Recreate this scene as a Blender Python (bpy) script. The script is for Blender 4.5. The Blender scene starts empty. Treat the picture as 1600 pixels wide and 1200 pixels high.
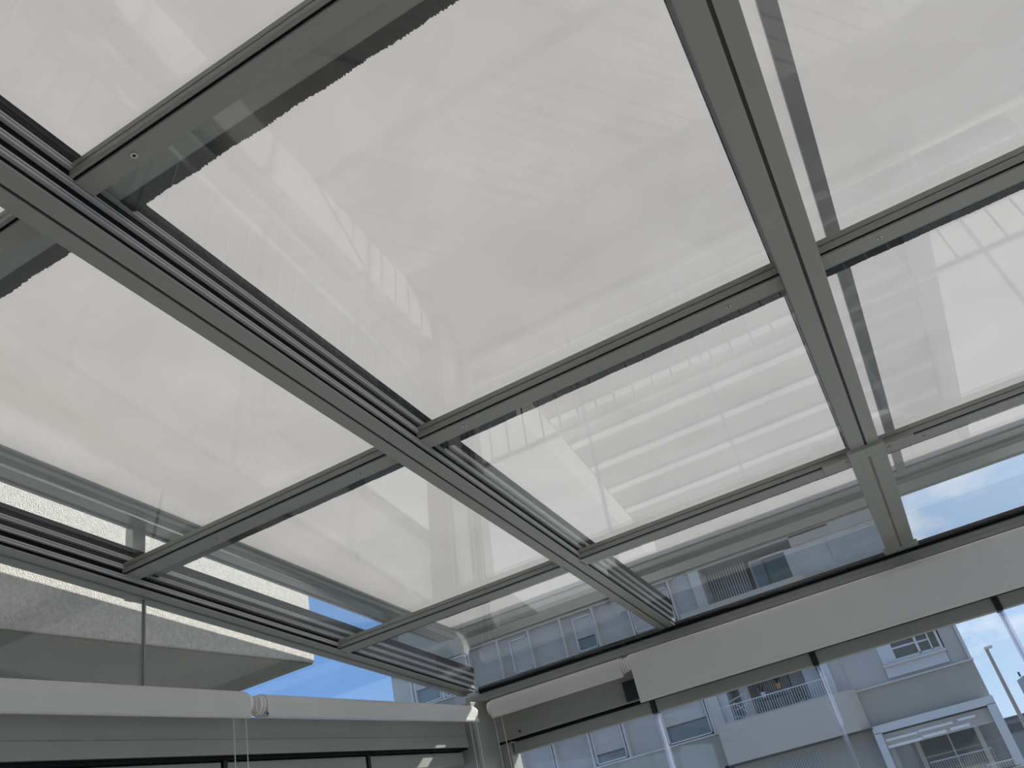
import bpy, math, random
from mathutils import Vector, Matrix
random.seed(4)
S = bpy.context.scene
COL = S.collection
CZ = 1.6                       # camera height above the terrace floor
# ---------------------------------------------------------------- camera
cd = bpy.data.cameras.new('camera'); cam = bpy.data.objects.new('camera', cd); COL.objects.link(cam)
cd.sensor_width = 36; cd.lens = 36*1241.5/1600; cd.clip_start = 0.02; cd.clip_end = 2000
R = Matrix(((0.86402792, 0.45394742, -0.21768666), (0.40045771, -0.35766177, 0.84363006), (0.3051055, -0.81609423, -0.4908165)))
M = R.transposed().to_4x4(); M.translation = (0, 0, CZ); cam.matrix_world = M
S.camera = cam
# ---------------------------------------------------------------- sky, sun, exposure
SUN = Vector((1.28, 1.5, 1.0)).normalized()
w = bpy.data.worlds.new('world'); S.world = w; w.use_nodes = True
nt = w.node_tree; N = nt.nodes; L = nt.links; N.clear()
out = N.new('ShaderNodeOutputWorld'); bg = N.new('ShaderNodeBackground')
tc = N.new('ShaderNodeTexCoord'); sx = N.new('ShaderNodeSeparateXYZ'); L.new(tc.outputs['Generated'], sx.inputs[0])
ramp = N.new('ShaderNodeValToRGB'); e = ramp.color_ramp.elements          # sky colour by height
e[0].position = 0.0; e[0].color = (0.42, 0.58, 0.78, 1); e[1].position = 1.0; e[1].color = (0.26, 0.29, 0.34, 1)
for p_, c_ in ((0.08, (0.27, 0.44, 0.70)), (0.20, (0.15, 0.31, 0.63)), (0.38, (0.11, 0.26, 0.58)), (0.58, (0.26, 0.31, 0.39))):
    q_ = e.new(p_); q_.color = (*c_, 1)
L.new(sx.outputs['Z'], ramp.inputs['Fac'])
dt = N.new('ShaderNodeVectorMath'); dt.operation = 'DOT_PRODUCT'; dt.inputs[1].default_value = SUN; L.new(tc.outputs['Generated'], dt.inputs[0])
gl = N.new('ShaderNodeMapRange'); gl.inputs['From Min'].default_value = 0.55; gl.inputs['From Max'].default_value = 1.0; gl.interpolation_type = 'SMOOTHSTEP'
gl.inputs['To Max'].default_value = 0.85; L.new(dt.outputs['Value'], gl.inputs['Value'])
glow = N.new('ShaderNodeMix'); glow.data_type = 'RGBA'; glow.inputs['B'].default_value = (0.62, 0.76, 0.95, 1)
L.new(gl.outputs[0], glow.inputs['Factor']); L.new(ramp.outputs['Color'], glow.inputs['A'])
mp = N.new('ShaderNodeMapping'); mp.inputs['Scale'].default_value = (2.6, 2.6, 5.2); mp.inputs['Location'].default_value = (0.35, 0.1, 0.0)
nz = N.new('ShaderNodeTexNoise'); nz.inputs['Scale'].default_value = 2.3; nz.inputs['Detail'].default_value = 10; nz.inputs['Roughness'].default_value = 0.6
cr = N.new('ShaderNodeValToRGB'); cr.color_ramp.elements[0].position = 0.46; cr.color_ramp.elements[1].position = 0.62
band = N.new('ShaderNodeMapRange'); band.inputs['From Min'].default_value = 0.16; band.inputs['From Max'].default_value = 0.34
band.inputs['To Min'].default_value = 1.0; band.inputs['To Max'].default_value = 0.0
side = N.new('ShaderNodeMapRange'); side.inputs['From Min'].default_value = -0.25; side.inputs['From Max'].default_value = 0.0
mul = N.new('ShaderNodeMath'); mul.operation = 'MULTIPLY'; mul2 = N.new('ShaderNodeMath'); mul2.operation = 'MULTIPLY'
mix = N.new('ShaderNodeMix'); mix.data_type = 'RGBA'; mix.inputs['B'].default_value = (0.80, 0.83, 0.88, 1)
L.new(tc.outputs['Generated'], mp.inputs['Vector']); L.new(mp.outputs[0], nz.inputs['Vector']); L.new(nz.outputs['Fac'], cr.inputs['Fac'])
L.new(sx.outputs['Z'], band.inputs['Value']); L.new(sx.outputs['X'], side.inputs['Value'])
L.new(cr.outputs['Color'], mul.inputs[0]); L.new(band.outputs[0], mul.inputs[1]); L.new(mul.outputs[0], mul2.inputs[0]); L.new(side.outputs[0], mul2.inputs[1])
L.new(mul2.outputs[0], mix.inputs['Factor']); L.new(glow.outputs['Result'], mix.inputs['A']); L.new(mix.outputs['Result'], bg.inputs['Color'])
bg.inputs['Strength'].default_value = 1.0
L.new(bg.outputs[0], out.inputs[0])
sd = bpy.data.lights.new('sun', 'SUN'); sd.energy = 4.0; sd.angle = math.radians(0.53); sd.color = (1.0, 0.95, 0.87)
so = bpy.data.objects.new('sun', sd); COL.objects.link(so); so.rotation_euler = SUN.to_track_quat('Z', 'Y').to_euler(); so.location = (20, 25, 20)
S.view_settings.view_transform = 'Standard'; S.view_settings.look = 'None'; S.view_settings.gamma = 1; S.view_settings.use_curve_mapping = False
S.view_settings.exposure = 0.35
S.cycles.max_bounces = 14; S.cycles.diffuse_bounces = 5; S.cycles.glossy_bounces = 6; S.cycles.transmission_bounces = 8; S.cycles.transparent_max_bounces = 32
S.cycles.caustics_reflective = False; S.cycles.caustics_refractive = False; S.cycles.sample_clamp_indirect = 6.0
# ---------------------------------------------------------------- materials
def mat(name, col, rough=0.5, metal=0.0, noise=0.0, nscale=8.0, bump=0.0, bscale=60.0, spec=0.5, stretch=(1, 1, 1)):
    m = bpy.data.materials.new(name); m.use_nodes = True
    t = m.node_tree; n = t.nodes; l = t.links; b = n['Principled BSDF']
    b.inputs['Roughness'].default_value = rough; b.inputs['Metallic'].default_value = metal
    b.inputs['Specular IOR Level'].default_value = spec
    c = (col[0], col[1], col[2], 1)
    tc = n.new('ShaderNodeTexCoord'); mpn = n.new('ShaderNodeMapping'); mpn.inputs['Scale'].default_value = stretch
    l.new(tc.outputs['Object'], mpn.inputs['Vector'])
    if noise > 0:
        z = n.new('ShaderNodeTexNoise'); z.inputs['Scale'].default_value = nscale; z.inputs['Detail'].default_value = 6
        l.new(mpn.outputs[0], z.inputs['Vector'])
        r = n.new('ShaderNodeMapRange'); r.inputs['From Min'].default_value = 0.3; r.inputs['From Max'].default_value = 0.7
        r.inputs['To Min'].default_value = 1 - noise; r.inputs['To Max'].default_value = 1 + noise
        l.new(z.outputs['Fac'], r.inputs['Value'])
        x = n.new('ShaderNodeVectorMath'); x.operation = 'SCALE'; x.inputs[0].default_value = col[:3]
        l.new(r.outputs[0], x.inputs['Scale']); l.new(x.outputs[0], b.inputs['Base Color'])
    else:
        b.inputs['Base Color'].default_value = c
    if bump > 0:
        z2 = n.new('ShaderNodeTexNoise'); z2.inputs['Scale'].default_value = bscale; z2.inputs['Detail'].default_value = 5
        l.new(mpn.outputs[0], z2.inputs['Vector'])
        bp = n.new('ShaderNodeBump'); bp.inputs['Strength'].default_value = bump; bp.inputs['Distance'].default_value = 0.01
        l.new(z2.outputs['Fac'], bp.inputs['Height']); l.new(bp.outputs[0], b.inputs['Normal'])
    return m

def glass(name, tint=(0.95, 0.965, 0.955), f0=0.045, dust=0.0, rough=0.0):
    """thin sheet of clear glass: see-through with a Schlick mirror layer on each face"""
    m = bpy.data.materials.new(name); m.use_nodes = True
    t = m.node_tree; n = t.nodes; l = t.links; n.clear()
    o = n.new('ShaderNodeOutputMaterial'); tr = n.new('ShaderNodeBsdfTransparent'); tr.inputs[0].default_value = (*tint, 1)
    gl = n.new('ShaderNodeBsdfGlossy'); gl.inputs['Roughness'].default_value = rough; gl.inputs['Color'].default_value = (1, 1, 1, 1)
    g = n.new('ShaderNodeNewGeometry'); d = n.new('ShaderNodeVectorMath'); d.operation = 'DOT_PRODUCT'
    l.new(g.outputs['Normal'], d.inputs[0]); l.new(g.outputs['Incoming'], d.inputs[1])
    a = n.new('ShaderNodeMath'); a.operation = 'ABSOLUTE'; l.new(d.outputs['Value'], a.inputs[0])
    s = n.new('ShaderNodeMath'); s.operation = 'SUBTRACT'; s.inputs[0].default_value = 1.0; l.new(a.outputs[0], s.inputs[1])
    p = n.new('ShaderNodeMath'); p.operation = 'POWER'; p.inputs[1].default_value = 5.0; l.new(s.outputs[0], p.inputs[0])
    q = n.new('ShaderNodeMath'); q.operation = 'MULTIPLY_ADD'; q.inputs[1].default_value = (1 - f0)*0.8; q.inputs[2].default_value = f0; l.new(p.outputs[0], q.inputs[0])
    mx = n.new('ShaderNodeMixShader'); l.new(q.outputs[0], mx.inputs[0]); l.new(tr.outputs[0], mx.inputs[1]); l.new(gl.outputs[0], mx.inputs[2])
    last = mx
    if dust > 0:
        df = n.new('ShaderNodeBsdfTranslucent'); df.inputs[0].default_value = (0.85, 0.85, 0.83, 1)
        tc = n.new('ShaderNodeTexCoord'); z = n.new('ShaderNodeTexNoise'); z.inputs['Scale'].default_value = 3.0; z.inputs['Detail'].default_value = 8
        l.new(tc.outputs['Object'], z.inputs['Vector'])
        r = n.new('ShaderNodeMapRange'); r.inputs['From Min'].default_value = 0.35; r.inputs['From Max'].default_value = 0.75
        r.inputs['To Min'].default_value = dust*0.3; r.inputs['To Max'].default_value = dust*1.6
        l.new(z.outputs['Fac'], r.inputs['Value'])
        m2 = n.new('ShaderNodeMixShader'); l.new(r.outputs[0], m2.inputs[0]); l.new(mx.outputs[0], m2.inputs[1]); l.new(df.outputs[0], m2.inputs[2]); last = m2
    l.new(last.outputs[0], o.inputs[0])
    return m

def fabric(name, col, trans):
    m = bpy.data.materials.new(name); m.use_nodes = True
    t = m.node_tree; n = t.nodes; l = t.links; n.clear()
    o = n.new('ShaderNodeOutputMaterial'); df = n.new('ShaderNodeBsdfDiffuse'); tl = n.new('ShaderNodeBsdfTranslucent')
    tc = n.new('ShaderNodeTexCoord'); z = n.new('ShaderNodeTexNoise'); z.inputs['Scale'].default_value = 5.0; z.inputs['Detail'].default_value = 7; z.inputs['Roughness'].default_value = .6
    l.new(tc.outputs['Object'], z.inputs['Vector'])
    r = n.new('ShaderNodeMapRange'); r.inputs['From Min'].default_value = 0.3; r.inputs['From Max'].default_value = 0.7; r.inputs['To Min'].default_value = 0.965; r.inputs['To Max'].default_value = 1.03
    l.new(z.outputs['Fac'], r.inputs['Value'])
    x = n.new('ShaderNodeVectorMath'); x.operation = 'SCALE'; x.inputs[0].default_value = col; l.new(r.outputs[0], x.inputs['Scale'])
    l.new(x.outputs[0], df.inputs[0]); l.new(x.outputs[0], tl.inputs[0])
    mx = n.new('ShaderNodeMixShader'); mx.inputs[0].default_value = trans
    l.new(df.outputs[0], mx.inputs[1]); l.new(tl.outputs[0], mx.inputs[2]); l.new(mx.outputs[0], o.inputs[0])
    return m

ALU = mat('powder_coated_aluminium', (0.315, 0.325, 0.29), 0.42, 0.0, 0.05, 3, 0, spec=0.6)
ALUL = mat('light_aluminium_lip', (0.46, 0.465, 0.47), 0.4, 0.0, 0.05, 9)
ALUD = mat('dark_metal_and_groove_shade', (0.045, 0.05, 0.045), 0.6)  # groove shade put into the colour; also plain dark metal elsewhere
BLACK = mat('black_rubber', (0.006, 0.007, 0.009), 0.8, bump=0.3, bscale=300, spec=.15)
BRUSH = mat('black_brush_pile', (0.006, 0.007, 0.008), 0.95, bump=0.8, bscale=500)
PLAST = mat('black_plastic', (0.012, 0.013, 0.016), 0.35)
SCREW = mat('steel_screw', (0.5, 0.5, 0.48), 0.3, 0.9)
BLIND = mat('white_blind_fabric', (0.62, 0.62, 0.60), 0.75, 0, 0.02, 12, 0.08, 400)
WPLAS = mat('white_plastic', (0.78, 0.78, 0.75), 0.4)
CHAIN = mat('bead_chain_plastic', (0.72, 0.72, 0.70), 0.35)
SEAL = glass('clear_seal_plastic', (0.86, 0.88, 0.96), 0.13, dust=0.10, rough=0.08)
RGLASS = glass('roof_glass', (0.955, 0.97, 0.96), 0.055, dust=0.012)
VGLASS = glass('wall_glass', (0.965, 0.975, 0.975), 0.04, dust=0.006)
AWN = fabric('awning_cloth', (0.87, 0.84, 0.83), 0.66)
AWNM = mat('awning_metal', (0.30, 0.32, 0.31), 0.28, 0.55, 0.04, 4)
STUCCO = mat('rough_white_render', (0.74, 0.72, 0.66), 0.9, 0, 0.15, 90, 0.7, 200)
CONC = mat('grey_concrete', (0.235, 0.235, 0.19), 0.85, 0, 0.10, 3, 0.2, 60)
# ---------------------------------------------------------------- geometry helpers
class MB:
    def __init__(s): s.v = []; s.f = []
    def quad(s, a, b, c, d):
        i = len(s.v); s.v += [a, b, c, d]; s.f.append((i, i+1, i+2, i+3)); return s
    def hexa(s, p):                                   # 8 corners: bottom 4 then top 4
        i = len(s.v); s.v += [tuple(q) for q in p]
        for f in ((0, 3, 2, 1), (4, 5, 6, 7), (0, 1, 5, 4), (1, 2, 6, 5), (2, 3, 7, 6), (3, 0, 4, 7)): s.f.append(tuple(i+k for k in f))
        return s
    def box(s, x0, x1, y0, y1, z0, z1):
        return s.hexa([(x0, y0, z0), (x1, y0, z0), (x1, y1, z0), (x0, y1, z0), (x0, y0, z1), (x1, y0, z1), (x1, y1, z1), (x0, y1, z1)])
    def loft(s, A, B):                                # two matching closed rings of points, with end caps
        n = len(A); i = len(s.v); s.v += [tuple(q) for q in A] + [tuple(q) for q in B]
        for k in range(n): s.f.append((i+k, i+(k+1) % n, i+n+(k+1) % n, i+n+k))
        s.f.append(tuple(i+k for k in reversed(range(n)))); s.f.append(tuple(i+n+k for k in range(n)))
        return s
    def tube(s, pts, r, n=12):
        pts = [Vector(p) for p in pts]; rings = []
        for k, p in enumerate(pts):
            d = (pts[min(k+1, len(pts)-1)] - pts[max(k-1, 0)]).normalized()
            u = d.cross(Vector((0, 0, 1)) if abs(d.z) < .9 else Vector((1, 0, 0))).normalized(); v = d.cross(u)
            rr = r[k] if isinstance(r, (list, tuple)) else r
            rings.append([p + u*rr*math.cos(2*math.pi*j/n) + v*rr*math.sin(2*math.pi*j/n) for j in range(n)])
        b = len(s.v)
        for q in rings: s.v += [tuple(x) for x in q]
        for k in range(len(rings)-1):
            for j in range(n): s.f.append((b+k*n+j, b+k*n+(j+1) % n, b+(k+1)*n+(j+1) % n, b+(k+1)*n+j))
        s.f.append(tuple(b+j for j in reversed(range(n)))); s.f.append(tuple(b+(len(rings)-1)*n+j for j in range(n)))
        return s
    def ball(s, c, r, n=8, m=5):
        pr = [(math.sin(math.pi*k/m), -math.cos(math.pi*k/m)) for k in range(m+1)]
        b = len(s.v)
        for a, z in pr:
            for j in range(n): s.v.append((c[0]+r*a*math.cos(2*math.pi*j/n), c[1]+r*a*math.sin(2*math.pi*j/n), c[2]+r*z))
        for k in range(m):
            for j in range(n): s.f.append((b+k*n+j, b+k*n+(j+1) % n, b+(k+1)*n+(j+1) % n, b+(k+1)*n+j))
        return s
    def build(s, name, m, parent=None, bevel=0, smooth=False):
        me = bpy.data.meshes.new(name); me.from_pydata(s.v, [], s.f); me.validate(); me.update()
        import bmesh
        bm = bmesh.new(); bm.from_mesh(me); bmesh.ops.recalc_face_normals(bm, faces=bm.faces); bm.to_mesh(me); bm.free()
        me.materials.append(m)
        if smooth:
            for p in me.polygons: p.use_smooth = len(p.vertices) == 4
        o = bpy.data.objects.new(name, me); COL.objects.link(o)
        if parent:
            o.parent = parent; o.matrix_parent_inverse = parent_inv(parent)
        if bevel:
            b = o.modifiers.new('bevel', 'BEVEL'); b.width = bevel; b.segments = 2; b.limit_method = 'ANGLE'
        return o
def world_of(o):
    m = o.matrix_basis.copy()
    return world_of(o.parent) @ o.matrix_parent_inverse @ m if o.parent else m
def parent_inv(p): return world_of(p).inverted()
def thing(name, label, cat, loc, group=None, kind=None):
    o = bpy.data.objects.new(name, None); COL.objects.link(o); o.location = loc; o.empty_display_size = .1
    o['label'] = label; o['category'] = cat
    if group: o['group'] = group
    if kind: o['kind'] = kind
    return o
def tag(o, label, cat, group=None, kind=None):
    o['label'] = label; o['category'] = cat
    if group: o['group'] = group
    if kind: o['kind'] = kind
    return o
def struct(o, label=None):
    o['kind'] = 'structure'
    if label: o['label'] = label
    return o

YF = 3.2; T = math.tan(0.112263688); Z0 = CZ + 0.582
def RZ(y): return Z0 + (YF - y)*T                     # underside plane of the glazed roof
def AZ(y): return CZ + 0.9 + (YF - y)*T               # underside plane of the awning
def ext_y(mb, prof, y0, y1, zf=RZ):                   # profile of (x, dz) run down the slope
    mb.loft([(x, y0, zf(y0)+z) for x, z in prof], [(x, y1, zf(y1)+z) for x, z in prof]); return mb
def ybox(mb, x0, x1, y0, y1, a, b, zf=RZ): return ext_y(mb, [(x0, a), (x1, a), (x1, b), (x0, b)], y0, y1, zf)
def ext_x(mb, prof, x0, x1, zf=RZ):                   # profile of (y, dz) run across the slope
    mb.loft([(x0, y, zf(y)+z) for y, z in prof], [(x1, y, zf(y)+z) for y, z in prof]); return mb
def xz(prof, x0, x1):                                 # profile of (y, rel z) run level along x
    return MB().loft([(x0, y, CZ+z) for y, z in prof], [(x1, y, CZ+z) for y, z in prof])
def yz(prof, y0, y1):                                 # profile of (x, rel z) run level along y
    return MB().loft([(x, y0, CZ+z) for x, z in prof], [(x, y1, CZ+z) for x, z in prof])
def rect(a, b, c, d): return [(a, c), (b, c), (b, d), (a, d)]
YB = -1.6                                             # house wall behind the camera
XL, XR = -1.69, 3.2
# ================================================================ ROOM SHELL
TILE = mat('terrace_floor_tile', (0.38, 0.36, 0.345), 0.35, 0, 0.08, 2.5, 0.05, 80)
WALLM = mat('house_wall_paint', (0.22, 0.215, 0.205), 0.8, 0, 0.04, 2, 0.15, 120)
struct(MB().box(-1.9, XR+.2, YB-.1, 3.42, -0.16, 0).build('floor', TILE), 'pale stone tiled terrace floor under the glass room')
struct(MB().box(-2.0, XR+.4, YB-.25, YB, -0.1, 6.2).build('wall_back', WALLM), 'pale painted house wall the glass roof leans on')

# ================================================================ ROOF BEAMS
def slots(mb_l, mb_b, mb_r, xf, side, y0, y1, step=.005):
    """stack of panel channels on the flank of a beam: light lips, black mouths; side=+1 opens to +x"""
    for k in range(4):
        z0 = 0.0235*k; p = xf + side*step*k
        if k:
            ybox(mb_l, *sorted((p, xf-side*0.014)), y0, y1, z0-0.0115, z0-.0008)
            ybox(mb_r, *sorted((p+side*0.0004, p-side*0.01)), y0, y1, z0-0.0066, z0-0.0056)
        ybox(mb_b, *sorted((p-side*0.0015, xf-side*0.02)), y0, y1, z0-.0008+(.0012 if not k else 0), z0+.012)
    ybox(mb_b, *sorted((xf+side*(step*3+.001), xf-side*0.02)), y0, y1, 0.0825, 0.095)
def roof_beam(label, x0, x1, groove, sides, step=.005):
    t = thing('roof_beam', label, 'roof beam', ((x0+x1)/2, YF, RZ(YF)))
    b = MB(); y0, y1 = YB, 3.15
    gx = groove
    if gx:
        ybox(b, x0, gx-.003, y0, y1, 0, .004); ybox(b, gx+.003, x1, y0, y1, 0, .004); ybox(b, x0+.021, x1-.021, y0, y1, .0045, .02)
    else:
        ybox(b, x0, x1, y0, y1, 0, .004)
    ybox(b, x0+.021, x1-.021, y0, y1, .018, .105)
    ybox(b, x0, x1, y0, y1, .0835, .10)
    if sides == (1,): ybox(b, x0, x0+.03, y0, y1, .003, .09)
    if sides == (-1,): ybox(b, x1-.03, x1, y0, y1, .003, .09)
    b.build('beam_body', ALU, t, bevel=.0012)
    if gx: q = MB(); ybox(q, gx-.006, gx+.006, y0, y1, .0036, .0046); q.build('centre_joint', ALUD, t)
    lips, bk, rd = MB(), MB(), MB()
    for s in sides: slots(lips, bk, rd, x1 if s > 0 else x0, s, y0, y1, step)
    lips.build('panel_tracks', ALUL, t); bk.build('dark_slot_fill', BLACK, t); rd.build('track_grooves', ALUD, t)  # black fill puts the shade into the open track slots
    return t
left_beam = roof_beam('left edge beam of the glass roof, with black panel tracks on its inner side above the side glass', -1.765, -1.69, None, (1,))
ybox(MB(), -1.752, -1.725, YB, 3.15, -.006, .001).build('drip_moulding', ALU, left_beam, bevel=.003)
roof_beam('middle beam of the glass roof, running from the top left down to the eave, with ribbed tracks on its flank', -0.838, -0.772, -0.806, (1, -1))
rb = roof_beam('right beam of the glass roof, a pair of flat strips with a dark joint and a cross plate near the eave', 0.062, 0.138, 0.1035, (1, -1), .0008)
c = MB(); ybox(c, .050, .146, 2.205, 2.262, -.010, .001); ybox(c, .050, .097, 2.262, 3.075, -.010, .0); ybox(c, .103, .146, 2.262, 3.075, -.010, .0); ybox(c, .051, .145, 2.262, 3.075, -.004, .002)
c.build('cover_plate', ALU, rb, bevel=.001)
c = MB(); ybox(c, .040, .156, 3.075, 3.105, -.016, .0); c.build('foot_bracket', ALU, rb, bevel=.002)
for yy in (2.215, 2.232):
    MB().tube([(.098, yy, RZ(yy)-.0105), (.098, yy, RZ(yy)-.009)], .0014, 8).build('screw', ALUD, rb)
# ================================================================ SLIDING ROOF PANELS
ROWS = [(.525, .565, 2, 'upper'), (1.388, 1.438, 1, 'middle'), (2.250, 2.308, 0, 'lowest')]
BAYS = [(-1.69, -0.838, 'left bay'), (-0.772, 0.062, 'middle bay'), (0.138, 1.03, 'right bay')]
def screw(x, y, z, parent, r=.0055):
    o = MB().tube([(x, y, z-.0010), (x, y, z+.002)], r, 14).build('screw', SCREW, parent)
    MB().tube([(x, y, z-.0013), (x, y, z-.0008)], r*.42, 6).build('screw_socket', BLACK, o)
LAB = {
 ('left bay', 'upper'): 'glass roof panel at the far left edge, only a dark corner of its bar below the middle beam in view',
 ('left bay', 'middle'): 'glass roof panel left of the middle beam whose bar meets the left edge beam over the white rendered wall',
 ('left bay', 'lowest'): 'glass roof panel in the left bay next to the eave corner, beside the second short cross bar',
 ('middle bay', 'upper'): 'large glass roof panel between middle and right beam, below the widest cross bar at the top left',
 ('middle bay', 'middle'): 'glass roof panel of the middle bay that mirrors pale steps',
 ('middle bay', 'lowest'): 'glass roof panel of the middle bay touching the eave, grey building seen through it',
 ('right bay', 'upper'): 'glass roof panel right of the right beam, at the top right of the view',
 ('right bay', 'middle'): 'glass roof panel right of the right beam between its two cross bars',
 ('right bay', 'lowest'): 'glass roof panel right of the right beam next to the eave, with blue sky through it',
}
for (x0, x1, bay) in BAYS:
    for i, (ya, yb, slot, row) in enumerate(ROWS):
        dz = .0208*slot
        yend = (ROWS[i+1][1] + .045) if i < 2 else 3.184
        t = thing('roof_glass_panel', LAB[(bay, row)], 'roof glass panel', ((x0+x1)/2, yb, RZ(yb)+dz), 'sliding glass panels of the roof')
        g = MB(); ybox(g, x0-.012*(x0 < 0 or 1), x1+.012, yb-.012, yend-.004, dz+.006, dz+.012); g.build('glass_pane', RGLASS, t)
        xa, xb = x0-.008, x1+.008
        bar = MB()
        ext_x(bar, [(ya+.008, dz), (yb, dz), (yb, dz+.016), (ya+.008, dz+.016)], xa, xb)      # lower flange
        ext_x(bar, [(ya, dz+.0055), (ya+.006, dz+.0055), (ya+.006, dz+.031), (ya, dz+.031)], xa, xb)   # upstand facing the house
        ext_x(bar, [(ya-.0, dz+.016), (yb, dz+.016), (yb, dz+.02), (ya-.0, dz+.02)], xa, xb)
        bar.build('bottom_bar', ALU, t, bevel=.0012)
        gr = MB(); ext_x(gr, [(ya+.0055, dz+.004), (ya+.0085, dz+.004), (ya+.0085, dz+.014), (ya+.0055, dz+.014)], xa+.002, xb-.002); gr.build('bar_groove', BLACK, t)
        if bay == 'right bay' or row != 'lowest':
            screw(x0+.11 if bay != 'left bay' else x0+.30, (ya+yb)/2+.003, RZ((ya+yb)/2)+dz-.0002, t)
            screw(x1-.11, (ya+yb)/2+.003, RZ((ya+yb)/2)+dz-.0002, t)
        if row == 'lowest' and bay != 'left bay':       # stop plates beside the right beam
            sx0 = x1-.085 if bay == 'middle bay' else x0-.002
            p = MB(); ext_x(p, [(ya-.012, dz-.004), (yb-.012, dz-.004), (yb-.012, dz+.004), (ya-.012, dz+.004)], sx0, sx0+.087)
            pl = p.build('end_plate', ALU, t, bevel=.001)
            screw(sx0+(.064 if bay == 'middle bay' else .022), ya+.008, RZ(ya+.008)+dz-.0045, pl, .006)
        # front edge of this panel: profile with a brush that wipes the next pane
        if i < 2:
            e = MB(); ext_x(e, [(yend-.045, dz+.004), (yend-.004, dz+.004), (yend-.004, dz+.016), (yend-.045, dz+.016)], xa, xb)
            e.build('front_edge_profile', ALU, t, bevel=.001)
            q = MB(); n = 620; zz = []
            xs = [xa + (xb-xa)*k/n for k in range(n+1)]
            ed = [yend + .006 + random.random()*.0030 + .0007*math.sin(k_*.07) for k_, _ in enumerate(xs)]
            for k in range(n):
                q.hexa([(xs[k], yend-.006, RZ(yend)+dz+.002), (xs[k+1], yend-.006, RZ(yend)+dz+.002), (xs[k+1], ed[k+1], RZ(yend)+dz-.003), (xs[k], ed[k], RZ(yend)+dz-.003),
                        (xs[k], yend-.006, RZ(yend)+dz+.012), (xs[k+1], yend-.006, RZ(yend)+dz+.012), (xs[k+1], ed[k+1], RZ(yend)+dz+.010), (xs[k], ed[k], RZ(yend)+dz+.010)])
            q.build('brush_seal', BRUSH, t)
    # uppermost panel, next to the house
    dz = .0208*3; yend = ROWS[0][1]+.045
    lab = {'left bay': 'glass roof panel highest up the left bay, behind the first dark cross bar', 'middle bay': 'glass roof panel at the top left of the view, above the widest cross bar', 'right bay': 'glass roof panel highest up the right bay, against the house'}[bay]
    t = thing('roof_glass_panel', lab, 'roof glass panel', ((x0+x1)/2, 0, RZ(0)+dz), 'sliding glass panels of the roof')
    g = MB(); ybox(g, x0-.012, x1+.012, YB+.05, yend-.006, dz+.006, dz+.012); g.build('glass_pane', RGLASS, t)
    e = MB(); ext_x(e, [(yend-.05, dz+.002), (yend-.004, dz+.002), (yend-.004, dz+.016), (yend-.05, dz+.016)], x0-.008, x1+.008); e.build('front_edge_profile', ALU, t, bevel=.001)
    q = MB(); n = 620; xs = [x0-.008 + (x1-x0+.016)*k/n for k in range(n+1)]; ed = [yend + .015 + random.random()*.0035 + .001*math.sin(k_*.07) for k_, _ in enumerate(xs)]
    zb = RZ(yend)+dz
    for k in range(n):
        q.hexa([(xs[k], yend-.006, zb+.001), (xs[k+1], yend-.006, zb+.001), (xs[k+1], ed[k+1], zb-.004), (xs[k], ed[k], zb-.004),
                (xs[k], yend-.006, zb+.012), (xs[k+1], yend-.006, zb+.012), (xs[k+1], ed[k+1], zb+.010), (xs[k], ed[k], zb+.010)])
    q.build('brush_seal', BRUSH, t)
# right-hand rafter beyond the view carries the third bay
fr = roof_beam('far right beam of the glass roof', 1.03, 1.10, 1.065, (-1,), .0008); fr.name = 'trim_2'; fr['kind'] = 'structure'
for k_ in ('category',): del fr[k_]
# ================================================================ EAVE, HEAD TRACKS, CORNER POST
t = thing('eave_gutter', 'grey eave beam with a black seal above the white front blinds', 'gutter beam', (0.8, 3.3, CZ+.5))
XE = 3.2
xz([(3.125, .535), (3.335, .535), (3.335, .555), (3.205, .556), (3.205, .592), (3.190, .580), (3.190, .547), (3.125, .547)], -1.765, XE).build('fascia', ALU, t, bevel=.002)
xz([(3.1855, .581), (3.206, .5925), (3.206, .609), (3.1855, .607)], -1.69, XE).build('rubber_seal', BLACK, t)
xz([(3.215, .557), (3.232, .557), (3.232, .600), (3.215, .600)], -1.72, XE).build('gutter_inner_lip', CONC, t)
xz([(3.322, .555), (3.335, .555), (3.335, .602), (3.322, .602)], -1.76, XE).build('gutter_outer_lip', AWNM, t, bevel=.002)
t = thing('head_track', 'grey horizontal head beam above the front sliding glass, behind the white blinds', 'head beam', (0.8, 3.25, CZ+.4))
xz([(3.20, .373), (3.33, .373), (3.33, .535), (3.20, .535)], -1.654, XE).build('beam_body', ALU, t, bevel=.002)
xz([(3.1985, .423), (3.201, .423), (3.201, .4245), (3.1985, .4245)], -1.6, XE).build('score_line', ALUL, t)
xz([(3.212, .366), (3.318, .366), (3.318, .374), (3.212, .374)], -1.6, XE).build('track_gap', BLACK, t)
for x in (-1.545,):
    MB().tube([(x, 3.2, CZ+.393), (x, 3.197, CZ+.393)], .0042, 12).build('drain_hole', BLACK, t)
t = thing('side_head_track', 'long grey horizontal beam under the left blinds', 'head beam', (-1.75, 1, CZ+.4))
yz([(-1.69, .370), (-1.69, .408), (-1.6935, .409), (-1.6935, .466), (-1.82, .466), (-1.82, .370)], YB, 3.02).build('beam_body', ALU, t, bevel=.0015)
yz([(-1.700, .362), (-1.81, .362), (-1.81, .371), (-1.700, .371)], YB, 3.02).build('track_gap', BLACK, t)
t = thing('corner_post', 'grey corner post between left and front glass, behind the hanging bead chains', 'post', (-1.65, 3.1, 0))
MB().box(-1.80, -1.655, 3.03, 3.33, 0, CZ+.535).build('post_body', ALU, t, bevel=.003)
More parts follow.
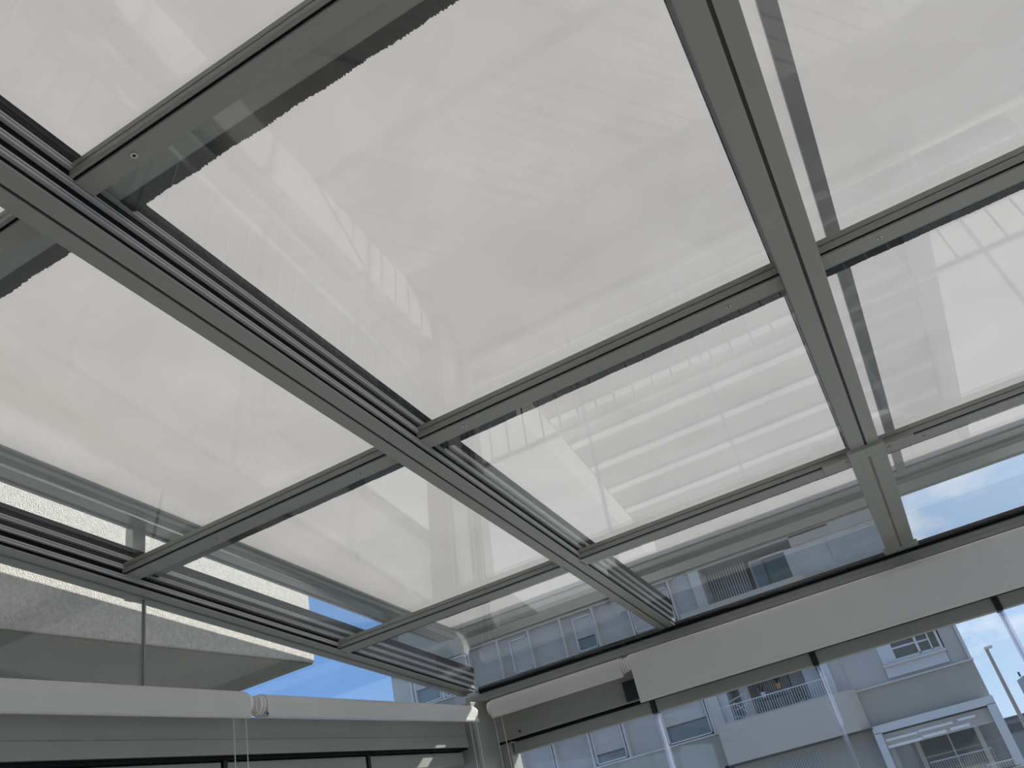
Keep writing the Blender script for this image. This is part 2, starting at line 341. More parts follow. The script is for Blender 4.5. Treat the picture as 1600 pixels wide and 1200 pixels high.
MB().box(-1.655, -1.61, 3.215, 3.30, .295, CZ+.365).build('jamb_strip', ALU, t, bevel=.002)
MB().box(-1.655, -1.602, 3.206, 3.212, CZ+.3655, CZ+.3725).build('jamb_cap', BLACK, t)
# ================================================================ SIDE GABLE GLASS above the left beam
def gable(y0, y1, lab, nm):
    x = -1.728; m = MB()
    m.hexa([(x-.004, y0, CZ+.468), (x+.004, y0, CZ+.468), (x+.004, y1, CZ+.468), (x-.004, y1, CZ+.468), (x-.004, y0, RZ(y0)), (x+.004, y0, RZ(y0)), (x+.004, y1, RZ(y1)), (x-.004, y1, RZ(y1))])
    o = m.build(nm, VGLASS); struct(o, lab)
    return o
gable(YB, 1.49, 'fixed side glass left of the upright joint, between blind and sloping beam', 'window_1')
gable(1.494, 3.03, 'fixed side glass that tapers to the eave corner, between blind and sloping beam', 'window_2')
j = MB().box(-1.7335, -1.7225, 1.4900, 1.4940, CZ+.468, RZ(1.49)); j.build('trim_1', ALU)['kind'] = 'structure'
# ================================================================ SLIDING GLASS WALLS
FW = .6385
flabs = ['leftmost front glass panel, beside the corner post', 'front glass panel between the first and the second clear seal, under the wide blind', 'front glass panel between the second and the third clear seal', 'front glass panel at the right edge with cloudy sky behind']
for k in range(4):
    x0 = -1.604 + FW*k; x1 = x0 + FW
    t = thing('sliding_glass_panel', flabs[k], 'glass panel', ((x0+x1)/2, 3.26, .02), 'front sliding glass panels')
    MB().box(x0+.002, x1-.002, 3.255, 3.265, .33, CZ+.33).build('glass_pane', VGLASS, t)
    MB().box(x0+.002, x1-.018, 3.235, 3.285, CZ+.318, CZ+.363).build('top_profile', ALU, t, bevel=.0015)
    MB().box(x0+.002, x1-.002, 3.24, 3.28, .305, .335).build('bottom_profile', ALU, t)
    MB().box(x1-.018, x1, 3.228, 3.287, CZ+.314, CZ+.3655).build('end_clamp', PLAST, t, bevel=.001)
    m = MB(); m.box(x1-.018, x1, 3.243, 3.252, .33, CZ+.316); m.box(x1-.0105, x1-.0075, 3.236, 3.274, .33, CZ+.316); m.build('clear_seal', SEAL, t)
slabs = ['left side glass panel nearest the corner, under the second blind', 'left side glass panel second from the corner post', 'left side glass panel between the two black clips under the long blind', 'left side glass panel starting at the left edge of the view']
for k in range(4):
    y1 = 3.02 - .0 - .6385*k; y0 = y1-.6385
    t = thing('sliding_glass_panel', slabs[k], 'glass panel', (-1.75, (y0+y1)/2, .02), 'left side sliding glass panels')
    MB().box(-1.755, -1.745, y0+.002, y1-.002, .33, CZ+.33).build('glass_pane', VGLASS, t)
    MB().box(-1.775, -1.722, y0+.014, y1-.004, CZ+.312, CZ+.358).build('top_profile', ALU, t, bevel=.0015)
    MB().box(-1.775, -1.725, y0, y1, .305, .335).build('bottom_profile', ALU, t)
    MB().box(-1.778, -1.716, y0, y0+.014, CZ+.306, CZ+.3615).build('end_clamp', PLAST, t, bevel=.001)
    MB().box(-1.765, -1.735, y0, y0+.006, .33, CZ+.312).build('clear_seal', SEAL, t)
# low white kerbs the panels run on
KERB = mat('white_kerb_paint', (.70, .69, .66), .6, 0, .04, 6)
o = MB().box(-1.86, -1.69, YB, 3.03, 0, .29).build('trim_3', KERB, bevel=.004); struct(o, 'low white kerb under the left glass')
o = MB().box(-1.69, XE, 3.2, 3.34, 0, .29).build('trim_4', KERB, bevel=.004); struct(o, 'low white kerb under the front glass')
t = MB().box(-1.79, -1.71, YB, 3.03, .29, .305).build('side_floor_track', ALU); tag(t, 'floor track of the left sliding glass', 'track')
t = MB().box(-1.65, XE, 3.22, 3.30, .29, .305).build('front_floor_track', ALU); tag(t, 'floor track of the front sliding glass', 'track')
# ================================================================ ROLLER BLINDS
def disc_ring(p, axis, r, w):
    a = Vector(p); b = a + Vector(axis)*w
    return MB().tube([a, b], r, 28)
def chain(parent, x, y, z0, z1, dx, dy):
    m = MB()
    n = int((z0-z1)/.0062)
    for s in (-1, 1):
        sway = random.uniform(-.004, .004)
        for k in range(n):
            f = k/n; m.ball((x+s*dx+sway*f*(1-f)*4, y+s*dy, z0-(z0-z1)*f), .0021, 6, 4)
        m.tube([(x+s*dx, y+s*dy, z0), (x+s*dx+sway, y+s*dy, (z0+z1)/2), (x+s*dx, y+s*dy, z1)], .0008, 5)
    for k in range(8):
        a = math.pi*k/7; m.ball((x-dx*math.cos(a), y-dy*math.cos(a), z1-.012*math.sin(a)), .0021, 6, 4)
    m.build('bead_chain', CHAIN, parent)
def blind(lab, axis, a0, a1, c, z, r, drop, fabric_front, chain_at=None, bracket=(1, 1)):
    """axis 'x' or 'y'; c = the other coordinate; z = tube centre; drop = free cloth below the tube"""
    P = (lambda a, cc, zz: (a, cc, zz)) if axis == 'x' else (lambda a, cc, zz: (cc, a, zz))
    t = thing('roller_blind', lab, 'roller blind', P((a0+a1)/2, c, z), 'white roller blinds')
    MB().tube([P(a0, c, z), P(a1, c, z)], r, 40).build('cloth_roll', BLIND, t, smooth=True)
    if drop:
        f = fabric_front
        sgn = -1 if axis == 'x' else 1                 # side that faces the room
        ring = [(c+sgn*r*math.cos(th), z+r*math.sin(th)) for th in [math.radians(q) for q in range(90, -1, -9)]]
        ring = [(cc+sgn*.0012, zz) for cc, zz in ring]
        face = ring + [(c+sgn*(r+.0012), z-drop), (c+sgn*(r-.004), z-drop)] + [(cc-sgn*.004, zz-.002) for cc, zz in reversed(ring)]
        A = [P(a0+.001, q[0], q[1]) for q in face]; B = [P(a1-.001, q[0], q[1]) for q in face]
        MB().loft(A, B).build('hanging_cloth', BLIND, t)
        MB().tube([P(a0+.001, c+sgn*(r-.003), z-drop), P(a1-.001, c+sgn*(r-.003), z-drop)], .007, 14).build('bottom_bar', BLIND, t)
    else:
        sgn = -1 if axis == 'x' else 1
        MB().tube([P(a0, c+sgn*.008, z-r-.004), P(a1, c+sgn*.008, z-r-.004)], .012, 18).build('bottom_bar', BLIND, t, smooth=True)
    e = Vector(P(1, 0, 0)); 
    for s, a in ((-1, a0), (1, a1)):
        if not bracket[0 if s < 0 else 1]: continue
        m = MB(); b = Vector(P(a, c, z))
        m.tube([b, b+e*s*.007], r*.93, 30); m.tube([b+e*s*.009, b+e*s*.017], r*.86, 30); m.tube([b+e*s*.007, b+e*s*.009], r*.7, 24)
        m.build('chain_drive', WPLAS, t, smooth=False)
        mm = MB(); p0 = b+e*s*.017; w_ = .012
        back = (lambda v: v)
        if axis == 'x': mm.box(min(p0.x, p0.x+s*.003), max(p0.x, p0.x+s*.003), c-.010, 3.125 if drop == 0 else 3.125, z-.012, z+.018)
        else: mm.box(-1.6898, c+.010, min(p0.y, p0.y+s*.003), max(p0.y, p0.y+s*.003), z-.018, z+.018)
        mm.build('wall_bracket', WPLAS, t)
    if chain_at is not None:
        for ca in chain_at: chain(t, *P(ca, c+(.015 if axis == 'y' else -.0), 0)[:2], z-r-.006, .55, .016 if axis == 'x' else .006, .016 if axis == 'y' else .004)
    return t
zc = CZ+.479
blind('rolled white blind with a thin drop at the front left, beside the corner', 'x', -1.585, -1.000, 3.085, CZ+.494, .030, .036, 1, (-1.574,), (1, 1))
blind('wide white blind lowered a hand width, over the right front glass', 'x', -.955, XE-.05, 3.055, CZ+.492, .028, .143, 1, None, (1, 0))
blind('long rolled white blind along the left wall, nearest the camera', 'y', YB+.2, 1.735, -1.638, zc+.005, .032, .037, 1, (1.71,), (0, 1))
blind('shorter rolled white blind on the left wall, sunlit at its corner end', 'y', 1.80, 2.985, -1.638, zc+.003, .030, .031, 1, (2.965,), (1, 1))
# black latch block on the head beam, between the two front blinds
t = thing('latch_box', 'black box on the head beam at the joint of the two front blinds', 'latch', (-1.02, 3.19, CZ+.41))
MB().box(-1.058, -.955, 3.182, 3.2, CZ+.376, CZ+.452).build('box_body', PLAST, t, bevel=.004)
MB().box(-.999, -.989, 3.1795, 3.183, CZ+.386, CZ+.394).build('catch', ALUD, t, bevel=.001)
# ================================================================ AWNING over the glass roof
aw = thing('awning', 'extended pale grey fabric awning stretched above the glass roof, edged by metal rails', 'awning', (0, 1, AZ(1)))
m = MB(); ybox(m, -1.800, 2.6, YB+.3, 3.30, .002, .004, AZ); m.build('awning_cloth', AWN, aw)
def g_prof(x, s=1): return [(x+s*.0, -.004), (x-s*.016, -.004), (x-s*.018, -.014), (x-s*.026, -.014), (x-s*.028, -.006), (x-s*.034, -.010), (x-s*.042, -.019), (x-s*.050, -.019), (x-s*.056, -.012), (x-s*.112, -.010), (x-s*.114, -.002), (x-s*.124, -.002), (x-s*.126, -.012), (x-s*.136, -.012), (x-s*.136, .07), (x, .07), (x, .010)]
ext_y(MB(), g_prof(-1.790), YB+.3, 3.32, AZ).build('guide_rail', AWNM, aw, bevel=.0025)
ext_y(MB(), [(2*2.55-0, 0)] and [(-x+.8, z) for x, z in g_prof(-1.790)], YB+.3, 3.32, AZ).build('guide_rail', AWNM, aw, bevel=.0025)
BEAD = mat('glint_bead', (.75, .77, .76), .16, 1.0)
MB().tube([(-1.838, YB+.3, AZ(YB+.3)-.018), (-1.838, 3.31, AZ(3.31)-.018)], .0042, 14).build('glint_bead', BEAD, aw, smooth=True)  # shiny bead added to give the rail its bright glint
m = MB(); ybox(m, .209, .2415, YB+.3, 3.285, -.012, .002, AZ); m.build('middle_support_strip', mat('grey_strip', (.40, .39, .385), .6), aw)
fb = [(3.268, .012), (3.268, -.004), (3.345, -.006), (3.352, -.022), (3.432, -.030), (3.438, -.022), (3.450, -.022), (3.454, -.032), (3.474, -.026), (3.478, -.005), (3.478, .05), (3.44, .075), (3.33, .08), (3.29, .06), (3.29, .012)]
ext_x(MB(), fb, -1.83, 2.62, AZ).build('front_bar', AWNM, aw, bevel=.003)
for (y, dy) in ((1.60, .06), (2.91, .07)):
    m = MB(); ext = [(-1.99, -.30), (-1.93, -.30), (-1.93, .06), (-1.99, .06)]
    m.box(-1.935, -1.900, y, y+.045, RZ(y)+.085, AZ(y)-.004); m.box(-1.935, -1.75, y, y+.045, RZ(y)+.09, RZ(y)+.108)
    m.build('support_post', AWNM, aw, bevel=.003)
# ================================================================ NEIGHBOUR'S RENDERED BALCONY on the left
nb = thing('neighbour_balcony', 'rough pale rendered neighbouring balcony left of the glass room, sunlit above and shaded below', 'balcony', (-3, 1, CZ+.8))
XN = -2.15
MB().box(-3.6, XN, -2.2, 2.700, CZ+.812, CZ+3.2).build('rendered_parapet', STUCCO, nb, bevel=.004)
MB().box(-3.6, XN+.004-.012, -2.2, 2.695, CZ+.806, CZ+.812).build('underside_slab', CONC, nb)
# ================================================================ APARTMENT BUILDING OPPOSITE
F = 2.2; YO = 22.0
FW1 = mat('facade_paint_blue_grey', (0.46, 0.45, 0.445), 0.8, 0, 0.04, 1.2, 0.1, 30)
FW2 = mat('facade_paint_green_grey', (0.39, 0.375, 0.335), 0.8, 0, 0.05, 1.5, 0.1, 30)
FW3 = mat('facade_parapet_paint', (0.52, 0.485, 0.44), 0.8, 0, 0.03, 1.0)
FTR = mat('facade_trim', (0.60, 0.575, 0.55), 0.7)
SHUT = mat('roller_shutter', (0.52, 0.50, 0.49), 0.6, 0, 0.03, 3)
SHUTL = mat('pale_shutter', (0.6, 0.58, 0.56), 0.6)
WFR = mat('white_window_frame', (0.62, 0.65, 0.68), 0.5)
DARK = mat('dark_interior', (0.06, 0.075, 0.08), 0.8)
SLAT = mat('light_metal_slat', (0.42, 0.45, 0.46), 0.5)
GLZ = mat('building_window_glass', (0.10, 0.125, 0.13), 0.04, 0.0, spec=1.0)
WHT = mat('white_cladding', (0.60, 0.62, 0.65), 0.6)
def U(m, x0, x1, z0, z1, y0=YO, y1=None):
    k = y0/YO*F                                      # keeps the measured outline whatever the depth of the part
    y1 = y0+.3 if y1 is None else y1
    return m.box(x0*k, x1*k, y0, y1, CZ+z0*k, CZ+z1*k)
ab = thing('apartment_building', 'blue grey apartment building in shade across from the front glass, with balconies and shuttered windows', 'building', (-7, 22, -3))
ST = 1.32
XA0, XA1, XC1 = -6.65, -2.33, .472
# solid walls: spandrels of the left wing, loggia wing and right wing
m = MB()
for n in (-2, -1, 0, 1, 2):
    U(m, XA0, XA1+.03, 1.085+ST*n, 1.90+ST*n, YO, YO+.35)
U(m, XA0, XA1+.03, -3.3, -2.3, YO, YO+.35)
m.build('wall', FW2, ab)
m = MB()
for n in (-2, -1, 0, 1, 2):
    U(m, XA0, XA1+.03, .58+ST*n, 1.085+ST*n, YO+.16, YO+.36)
m.build('recessed_wall', FW1, ab)
m = MB(); U(m, XA0, XC1, -3.3, 4.6, YO+2.0, YO+2.3); U(m, XA0, XA1, -3.3, 4.6, YO+.6, YO+2.1); U(m, XC1-.02, XC1, -3.3, 4.6, YO+.3, YO+12); U(m, XA0, XA0+.02, -3.3, 4.6, YO+.3, YO+12)
m.build('rear_wall', FW1, ab)
# sills, pilasters
pil = [-6.35, -5.85, -5.37, -4.90, -4.42, -3.935, -3.46, -2.98, -2.385]
for n in (-1, 0, 1):
    for x in pil:
        m = MB(); U(m, x-.012, x+.012, .58+ST*n, 1.085+ST*n, YO-.02, YO+.2); m.build('pilaster', FTR, ab)
    m = MB(); U(m, XA0, XA1+.02, .572+ST*n, .590+ST*n, YO-.05, YO+.2); m.build('sill_band', FTR, ab)
def window(x0, x1, z0, z1, zo0, parent, shut=SHUT, frame=True, y=YO):
    """framed window whose roller shutter is lowered to height zo0"""
    f = MB(); k = .014
    U(f, x0, x1, z0, z0+k, y+.02, y+.17); U(f, x0, x0+k, z0, z1, y+.02, y+.17); U(f, x1-k, x1, z0, z1, y+.02, y+.17); U(f, x0, x1, z1-k, z1, y+.02, y+.17)
    o = f.build('window', WFR if frame else FTR, parent)
    if zo0 > z0+.02:
        g = MB(); U(g, x0+k, x1-k, z0+k, zo0, y+.13, y+.15); g.build('pane', GLZ, o)
        g = MB(); U(g, x0+k, x1-k, zo0-.006, zo0+.004, y+.08, y+.14); g.build('shutter_rail', DARK, o)
    if z1 > zo0+.02:
        g = MB(); zz = zo0
        while zz < z1-k-.001:
            U(g, x0+k, x1-k, zz, min(zz+.020, z1-k), y+.10, y+.13); zz += .0225
        U(g, x0+k, x1-k, zo0, z1-k, y+.115, y+.14)
        g.build('roller_shutter', shut, o)
WIN = {0: [(-4.87, -4.45, .70), (-3.90, -3.49, .705), (-2.955, -2.41, .785)], 1: [(-4.72, -4.44, .60), (-3.765, -3.48, .755), (-2.955, -2.41, .59)], -1: [(-4.87, -4.45, .70), (-3.90, -3.49, .8), (-2.955, -2.41, .785)]}
for n, ws in WIN.items():
    for (a, b, zo) in ws:
        window(a, b, .60+ST*n, (1.03 if n == 1 else 1.07)+ST*n, zo+ST*n, ab)
for a in (-5.82, -6.3):
    for n in (-1, 0, 1): window(a, a+.42, .60+ST*n, 1.07+ST*n, .8+ST*n, ab)
# loggias
def loggia(n, x0, x1, parapet=True):
    o = ST*n
    m = MB(); U(m, x0-.02, x1+.05, .56+o, .600+o, YO-.35, YO+2.0); U(m, x0-.15, x1+.25, 1.085+o, 1.56+o, YO, YO+2.0); m.build('balcony_slab', FW2, ab)
    m = MB(); U(m, x0, x1+.15, .60+o, 1.10+o, YO+1.25, YO+1.4); m.build('balcony_back_wall', SHUT, ab)
    m = MB(); U(m, x0-.12, x0+.012, .58+o, 1.085+o, YO, YO+1.3); m.build('balcony_side_wall', FTR, ab)
loggia(0, -2.25, -.86); loggia(1, -1.98, -.57); loggia(-1, -2.25, -.86)
def slats(x0, x1, z0, z1, y, n, nm, parent, mt, bk=None):
    m = MB(); w_ = (x1-x0)/n
    for k in range(n): U(m, x0+k*w_, x0+k*w_+w_*.5, z0, z1, y, y+.03)
    o = m.build(nm, mt, parent)
    if bk:
        q = MB(); U(q, x0, x1, z0, z1, y+.04, y+.06); q.build('dark_opening', bk, o)
slats(-1.76, -1.38, .62, 1.085, YO+.95, 16, 'slatted_shutter', ab, SLAT, DARK)
slats(-1.935, -1.385, 1.93, 2.365, YO+.75, 17, 'slatted_shutter', ab, SLAT, DARK)
m = MB(); U(m, -1.375, -1.20, .61, 1.06, YO+1.05, YO+1.12); m.build('balcony_door', SHUT, ab)
m = MB(); U(m, -1.18, -1.13, .61, 1.085, YO+.9, YO+1.0); U(m, -1.06, -1.03, .61, 1.085, YO+.9, YO+1.0); m.build('door_frame', ALUD, ab)
m = MB(); U(m, -2.25, -2.12, .61, 1.085, YO+.15, YO+1.2); m.build('white_side_panel', WHT, ab)
m = MB(); U(m, -1.97, -1.86, .61, 1.085, YO+.5, YO+.6); m.build('downpipe', FTR, ab)
m = MB(); U(m, -1.005, -.925, .61, 1.12, YO-.02, YO+.2); m.build('white_column', WHT, ab)
m = MB(); U(m, -.925, -.79, .60, 1.12, YO+.02, YO+.3); m.build('corner_wall', FW1, ab)
# upper loggia fittings
m = MB(); U(m, -2.40, -1.985, 1.89, 2.42, YO+.10, YO+.35); m.build('upper_wall_panel', FW1, ab)
m = MB(); U(m, -1.998, -1.975, 1.90, 2.405, YO-.02, YO+.2); m.build('pilaster', FTR, ab)
m = MB(); U(m, -1.345, -1.195, 1.93, 2.30, YO+.5, YO+.55); m.build('inner_window_frame', SLAT, ab)
m = MB(); U(m, -1.325, -1.215, 1.93, 2.265, YO+.47, YO+.5); m.build('inner_window_glass', GLZ, ab)
m = MB(); U(m, -1.16, -.905, 1.95, 2.275, YO+.12, YO+.18); m.build('dark_upper_window', mat('dark_green_glass', (.05, .085, .085), .15), ab)
m = MB(); U(m, -.905, -.30, 1.92, 2.29, YO+.1, YO+.3); U(m, -1.2, -.90, 2.28, 2.30, YO+.1, YO+.3); m.build('upper_wall_panel', SHUT, ab)
m = MB(); U(m, -.40, .46, 1.90, 2.31, YO+.06, YO+.3); m.build('upper_wall_panel', FW1, ab)
# solid parapets with chamfered right end
def parapet(o):
    k = F*(YO-.5)/YO; y0 = YO-.5
    P = [(-2.352*k, y0), (-.855*k, y0), (-.745*F, y0+.38), (-.745*F, YO+.05), (-2.352*k, YO+.05)]
    MB().loft([(x, y, CZ+(.235+o)*k) for x, y in P], [(x, y, CZ+(.648+o)*k) for x, y in P]).build('solid_parapet', FW3, ab)
    m = MB(); U(m, -2.36, -.74, .215+o, .235+o, YO-.46, YO+.3); m.build('painted_shadow', DARK, ab)  # dark strip paints the shadow beneath the parapet
parapet(0); parapet(ST)
# balcony railing on the lower parapet
r = thing('balcony_railing', 'thin white metal railing on top of the big grey parapet of the building opposite', 'railing', (-3.4, YO-.4, CZ+1.42))
m = MB(); U(m, -2.26, -.93, .822, .832, YO-.42, YO-.39); m.build('top_rail', WFR, r)
m = MB(); U(m, -2.26, -.93, .652, .660, YO-.42, YO-.39); m.build('bottom_rail', WFR, r)
for k in range(46):
    x = -2.25 + k*(1.31/45); m = MB(); U(m, x-.002, x+.0025, .655, .828, YO-.415, YO-.40); m.build('baluster', WFR, r)
# things standing on the balcony
POT = mat('terracotta', (0.42, 0.20, 0.07), 0.7); LEAF = mat('dark_leaf', (0.02, 0.035, 0.02), 0.7)
def pot(x, z, r_, lab, mt, h=.11):
    k = F; t = thing('plant_pot', lab, 'plant pot', (x*k, YO-.15, CZ+z*k))
    c = Vector((x*k, YO-.15, CZ+z*k))
    MB().tube([c, c+Vector((0, 0, h)), c+Vector((0, 0, h*1.15))], [r_*.75, r_, r_*1.05], 18).build('pot', mt, t)
    mm = MB()
    for q in range(26):
        a = random.random()*6.28; l = .10+random.random()*.16; b = c+Vector((0, 0, h)); e = b+Vector((math.cos(a)*l*.6, math.sin(a)*l*.4, l))
        mm.tube([b, (b+e)/2+Vector((0, 0, .03)), e], [.005, .008, .001], 4)
    mm.build('foliage', LEAF, t)
pot(-1.507, .845, .072, 'orange pot on the balcony opposite, in front of the slatted shutter', POT)
pot(-1.700, .800, .060, 'white pot on the balcony opposite, left of the orange one', WHT)
tb = thing('balcony_table', 'dark table on the balcony opposite, carrying the pots behind the railing', 'table', (-1.6*F, YO+.0, CZ+.6*F))
m = MB(); U(m, -1.80, -1.45, .785, .797, YO-.28, YO+.2); m.build('tabletop', ALUD, tb)
for x in (-1.79, -1.46):
    for yy in (YO-.26, YO+.15):
        m = MB(); U(m, x, x+.012, .60, .787, yy, yy+.03); m.build('leg', ALUD, tb)
m = MB().tube([(-1.507*F, YO-.15, CZ+.795*F), (-1.507*F, YO-.15, CZ+.847*F)], .05, 12).build('pot_stand', ALUD); tag(m, 'dark stand under the orange pot on the balcony table opposite', 'stand')
ch = thing('patio_chair', 'dark garden chair at the right of the balcony opposite, behind the railing', 'chair', (-1.40*F, YO+.1, CZ+.6*F))
m = MB(); U(m, -1.40, -1.27, .70, .712, YO-.2, YO+.2); m.build('seat', DARK, ch)
m = MB(); U(m, -1.40, -1.27, .712, .84, YO+.18, YO+.22); m.build('backrest', DARK, ch)
for x in (-1.395, -1.285):
    for yy in (YO-.18, YO+.17): m = MB(); U(m, x, x+.01, .60, .70, yy, yy+.025); m.build('leg', DARK, ch)
m = MB(); U(m, -1.215, -1.065, .60, .98, YO+.45, YO+.75); o = m.build('white_cabinet', WHT); tag(o, 'tall white cabinet at the right end of the balcony opposite', 'cabinet')
# folded clothes rack at the left of the balcony
rk = MB()
for (a, b) in (((-2.06, .84), (-1.86, .62)), ((-1.98, .62), (-1.90, .90)), ((-2.10, .86), (-1.93, .90)), ((-2.06, .76), (-1.90, .79)), ((-2.1, .70), (-1.9, .64))):
    rk.tube([(a[0]*F, YO-.1, CZ+a[1]*F), (b[0]*F, YO-.05, CZ+b[1]*F)], .012, 6)
tag(rk.build('clothes_rack', WFR), 'pale folding clothes rack at the left end of the balcony opposite', 'clothes rack')
# right wing
m = MB(); U(m, XA1+.0, XC1, .235, .60, YO, YO+.35); U(m, -.80, XC1, 1.10, 1.93, YO, YO+.35); U(m, -.80, XC1, 2.30, 4.6, YO, YO+.35); U(m, -.80, XC1, -3.3, -.42, YO, YO+.35); m.build('wall', FW2, ab)
m = MB(); U(m, -.80, -.36, .60, 1.11, YO+.05, YO+.3); U(m, -.38, .30, .59, .79, YO+.06, YO+.3); U(m, .28, .45, .60, 1.11, YO+.05, YO+.3); U(m, -.40, .30, 1.05, 1.11, YO+.05, YO+.3); m.build('wall_panel', FW1, ab)
m = MB(); U(m, .445, .475, .61, 1.11, YO-.02, YO+.3); U(m, .445, .475, 1.90, 4.6, YO-.02, YO+.3); m.build('corner_trim', FTR, ab)
m = MB(); U(m, -.79, .485, .598, .613, YO-.10, YO+.1); m.build('ledge', FTR, ab)
m = MB(); U(m, -.375, .265, .643, .75, YO, YO+.3); m.build('white_spandrel', WHT, ab)
m = MB(); U(m, -.385, .285, .755, .780, YO-.12, YO+.2); m.build('window_sill', FTR, ab)
wn = MB(); U(wn, -.372, -.22, .782, 1.06, YO+.04, YO+.2); U(wn, -.23, .25, .782, .81, YO+.02, YO+.2); U(wn, .02, .045, .80, 1.06, YO+.02, YO+.2); U(wn, .155, .17, .80, 1.06, YO+.02, YO+.2); U(wn, .24, .265, .78, 1.06, YO+.0, YO+.2); U(wn, -.23, .25, 1.02, 1.06, YO+.03, YO+.2)
wn = wn.build('window', WFR, ab)
m = MB(); U(m, -.22, .24, .80, 1.04, YO+.15, YO+.17); m.build('pane', GLZ, wn)
m = MB(); U(m, -.22, .02, .905, .925, YO+.10, YO+.14); U(m, .045, .155, .90, .918, YO+.10, YO+.14); m.build('blind_rail', WFR, wn)
# wall under the big parapet with a slatted window
m = MB(); U(m, XA1, -.74, -.26, .235, YO+.12, YO+.4); m.build('wall', FW2, ab)
f = MB(); U(f, -1.86, -1.35, -.20, .165, YO+.02, YO+.13); f = f.build('window', FTR, ab)
slats(-1.84, -1.37, -.18, .14, YO-.02, 18, 'slatted_shutter', f, SLAT, DARK)
# ---------------------------------------------------------------- glazed veranda of the flat opposite
v = thing('glazed_veranda', 'white framed glazed veranda with a small railing, at the lower right of the building opposite', 'veranda', (-.3, YO-.2, -3))
m = MB(); U(m, -.748, .488, .160, .238, YO-.35, YO-.1); U(m, -.748, -.672, -.41, .165, YO-.35, YO-.1); U(m, .400, .488, -.41, .165, YO-.35, YO-.1); m.build('frame', WFR, v)
m = MB(); U(m, -.675, .405, .142, .162, YO-.20, YO-.1); m.build('gap', DARK, v)
m = MB(); U(m, -.675, .405, .02, .145, YO-.18, YO-.05); m.build('blind_box', FW3, v)
for (a, b, z0, z1) in ((-.66, -.33, .070, .092), (-.32, .03, .078, .1), (.08, .255, .085, .108), (-.66, -.31, .005, .03), (-.30, -.06, .015, .042), (-.02, .17, .02, .047)):
    m = MB(); U(m, a, b, z0, z1, YO-.215, YO-.175); m.build('painted_reflection', mat('reflection_strip_white', (.85, .87, .9), .5), v)  # white strips paint the bright reflections in the veranda
m = MB(); U(m, -.675, .405, -.41, .03, YO+.5, YO+.55); m.build('rear_wall', mat('veranda_inner_wall', (.19, .215, .25), .8), v)
m = MB(); U(m, -.36, .20, -.41, .01, YO+.44, YO+.5); m.build('sliding_door', GLZ, v)
m = MB(); U(m, -.40, -.355, -.41, .03, YO+.40, YO+.5); U(m, -.075, -.06, -.41, .02, YO+.40, YO+.5); U(m, .19, .235, -.41, .03, YO+.40, YO+.5); m.build('door_frame', FTR, v)
m = MB(); U(m, -.675, .405, .0, .022, YO-.16, YO-.1); m.build('glass_rail', FTR, v)
m = MB(); U(m, -.67, .40, -.41, .0, YO-.14, YO-.12); m.build('front_glass', VGLASS, v)
r2 = thing('small_railing', 'short white railing inside the glazed veranda opposite', 'railing', (-.1, YO, -2))
m = MB(); U(m, -.34, .26, -.218, -.206, YO, YO+.03); m.build('top_rail', WFR, r2)
for k in range(26):
    x = -.33+k*.0235; m = MB(); U(m, x, x+.004, -.41, -.21, YO+.005, YO+.025); m.build('baluster', WFR, r2)
r3 = thing('small_railing', 'short white railing in front of the glazed veranda at the lower right edge', 'railing', (.6, YO-.5, -2))
m = MB(); U(m, .15, .40, -.355, -.343, YO-.5, YO-.47); m.build('top_rail', WFR, r3)
for k in range(11):
    x = .155+k*.0235; m = MB(); U(m, x, x+.004, -.41, -.345, YO-.495, YO-.475); m.build('baluster', WFR, r3)
# ================================================================ FAR BACKGROUND
lp = thing('street_lamp', 'tall grey street lamp post against the clouds at the right', 'street lamp', (.64*2.6, 26, -3))
k = 2.6
MB().tube([(.64*k, 26, -3), (.64*k, 26, CZ+.655*k)], [.075, .045], 12).build('pole', mat('lamp_pole', (.25, .26, .27), .5), lp)
MB().box(.64*k-.05, .64*k+.16, 25.9, 26.1, CZ+.655*k, CZ+.68*k).build('lamp_head', mat('lamp_head', (.5, .5, .5), .5), lp, bevel=.01)
def far(name, x0, x1, z0, z1, y, col, lab, cat, extra=None):
    kk = y/10; o = thing(name, lab, cat, ((x0+x1)/2*kk, y, -3))
    MB().box(x0*kk, x1*kk, y, y+8, CZ+z0*kk, CZ+z1*kk).build('wall', mat(name+'_paint', col, .8), o)
    return o, kk
o, kk = far('low_building', .40, 3.2, -1.2, .004, 60, (.30, .32, .34), 'low pale building with a dark band of windows, far behind at the lower right', 'building')
MB().box(.38*kk, 3.25*kk, 59.8, 60, CZ-.012*kk, CZ+.01*kk).build('roof_edge', mat('roof_edge', (.12, .12, .12), .8), o)
MB().box(.40*kk, 3.2*kk, 59.9, 60, CZ-.13*kk, CZ-.055*kk).build('window_band', mat('far_window_band', (.05, .07, .09), .2), o)
o, kk = far('apartment_tower', .83, 1.3, -1, .33, 90, (.38, .40, .42), 'distant tower with stacked balconies cut by the right edge of the photo', 'building')
for q in range(7):
    MB().box((.795+.012*(q % 2))*kk, 1.3*kk, 89.2, 90, CZ+(.30-.045*q)*kk, CZ+(.315-.045*q)*kk).build('balcony', mat('tower_balcony', (.45, .47, .49), .7), o)
MB().box(.80*kk, .815*kk, 89.5, 90, CZ+.33*kk, CZ+.375*kk).build('mast', DARK, o)
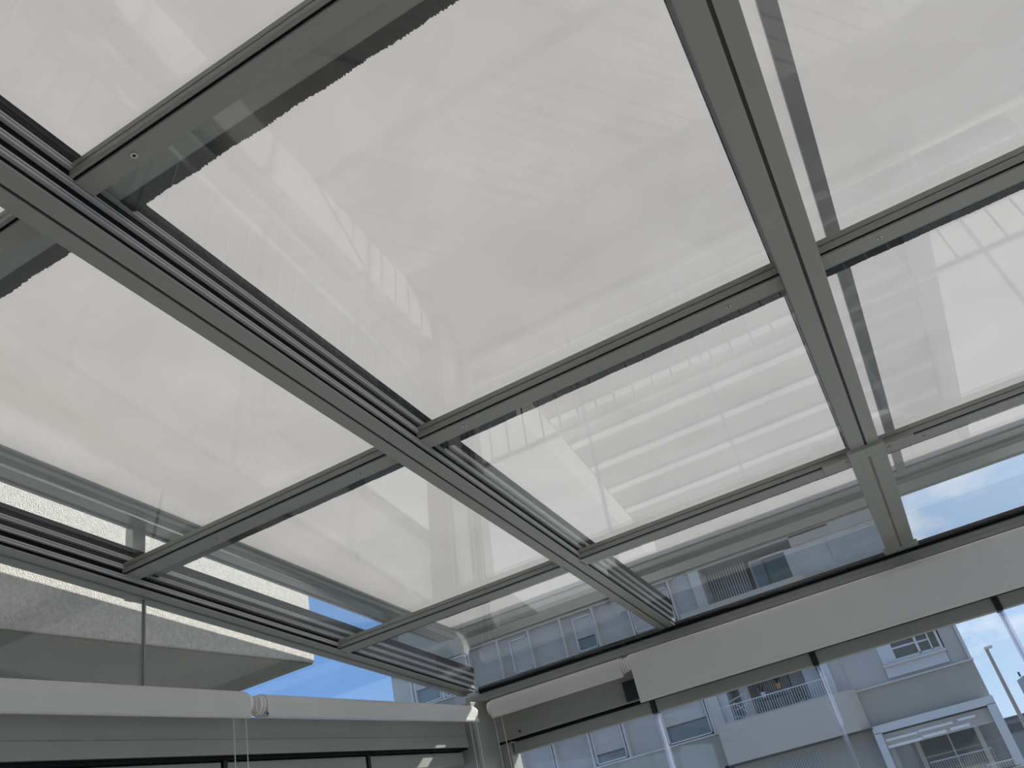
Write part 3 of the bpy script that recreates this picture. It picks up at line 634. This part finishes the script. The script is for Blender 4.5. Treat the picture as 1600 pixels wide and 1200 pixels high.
# ================================================================ GROUND AND WHAT THE ROOF GLASS MIRRORS
GR = mat('courtyard_paving', (0.33, 0.325, 0.31), 0.8, 0, 0.1, 0.8, 0.1, 20)
o = MB().box(-60, 60, 3.42, 140, -3.3, -3.0).build('ground', GR); struct(o, 'grey paved courtyard below the terrace')
o = MB().box(-60, -1.95, -20, 3.42, -3.3, -3.0).build('ground_side', GR); struct(o, 'grey paving beside the terrace')
o = MB().box(-2.0, XR+.4, -1.8, 3.44, -3.2, -.16).build('terrace_base', WALLM); struct(o, 'rendered base under the terrace')
RAIL = mat('white_painted_rail', (0.75, 0.75, 0.73), 0.4)
def railing(lab, p0, p1, z0, z1, n):
    p0, p1 = Vector(p0), Vector(p1)
    t = thing('terrace_railing', lab, 'railing', ((p0.x+p1.x)/2, (p0.y+p1.y)/2, 0))
    for nm, z, r_ in (('top_rail', z1, .018), ('bottom_rail', z0, .014)):
        MB().tube([(p0.x, p0.y, z), (p1.x, p1.y, z)], r_, 10).build(nm, RAIL, t)
    for k in range(n):
        p = p0.lerp(p1, (k+.5)/n); MB().tube([(p.x, p.y, z0), (p.x, p.y, z1)], .006, 6).build('baluster', RAIL, t)
    for k in (0, 1):
        p = p0.lerp(p1, k); MB().tube([(p.x, p.y, -.05), (p.x, p.y, z1)], .016, 8).build('post', RAIL, t)
railing('white railing outside the left glass, seen mirrored in the roof panes', (-1.90, -1.4), (-1.90, 3.34), .40, .95, 44)
railing('white railing outside the front glass, seen mirrored in the roof panes', (-1.86, 3.39), (3.3, 3.39), .40, .95, 48)
st = thing('garden_steps', 'broad pale garden steps below the terrace, seen mirrored in the middle roof pane', 'steps', (0, 9, -3))
STG = mat('step_stone', (.30, .30, .29), .8, 0, .06, 2); STW = mat('step_edge_white', (.80, .79, .75), .7)
for k in range(6):
    y = 7.35 + .62*k
    MB().box(-2.95, 1.65, y, y+.62, -3.0, -2.96+.03*k).build('tread', STG, st)
    MB().box(-2.95, 1.65, y+.49, y+.62, -2.96+.03*k, -2.93+.03*k).build('white_edge', STW, st)
o = MB().box(-5.2, -2.97, 6.9, 11.6, -3.0, -2.4).build('garden_wall', STW); tag(o, 'low white garden wall beside the steps, seen mirrored in the middle roof pane', 'wall')
o = MB().box(1.7, 2.9, 6.6, 11.2, -3.0, -2.1).build('white_planter', STW); tag(o, 'white planter box below the terrace, seen mirrored in the right roof pane', 'planter')
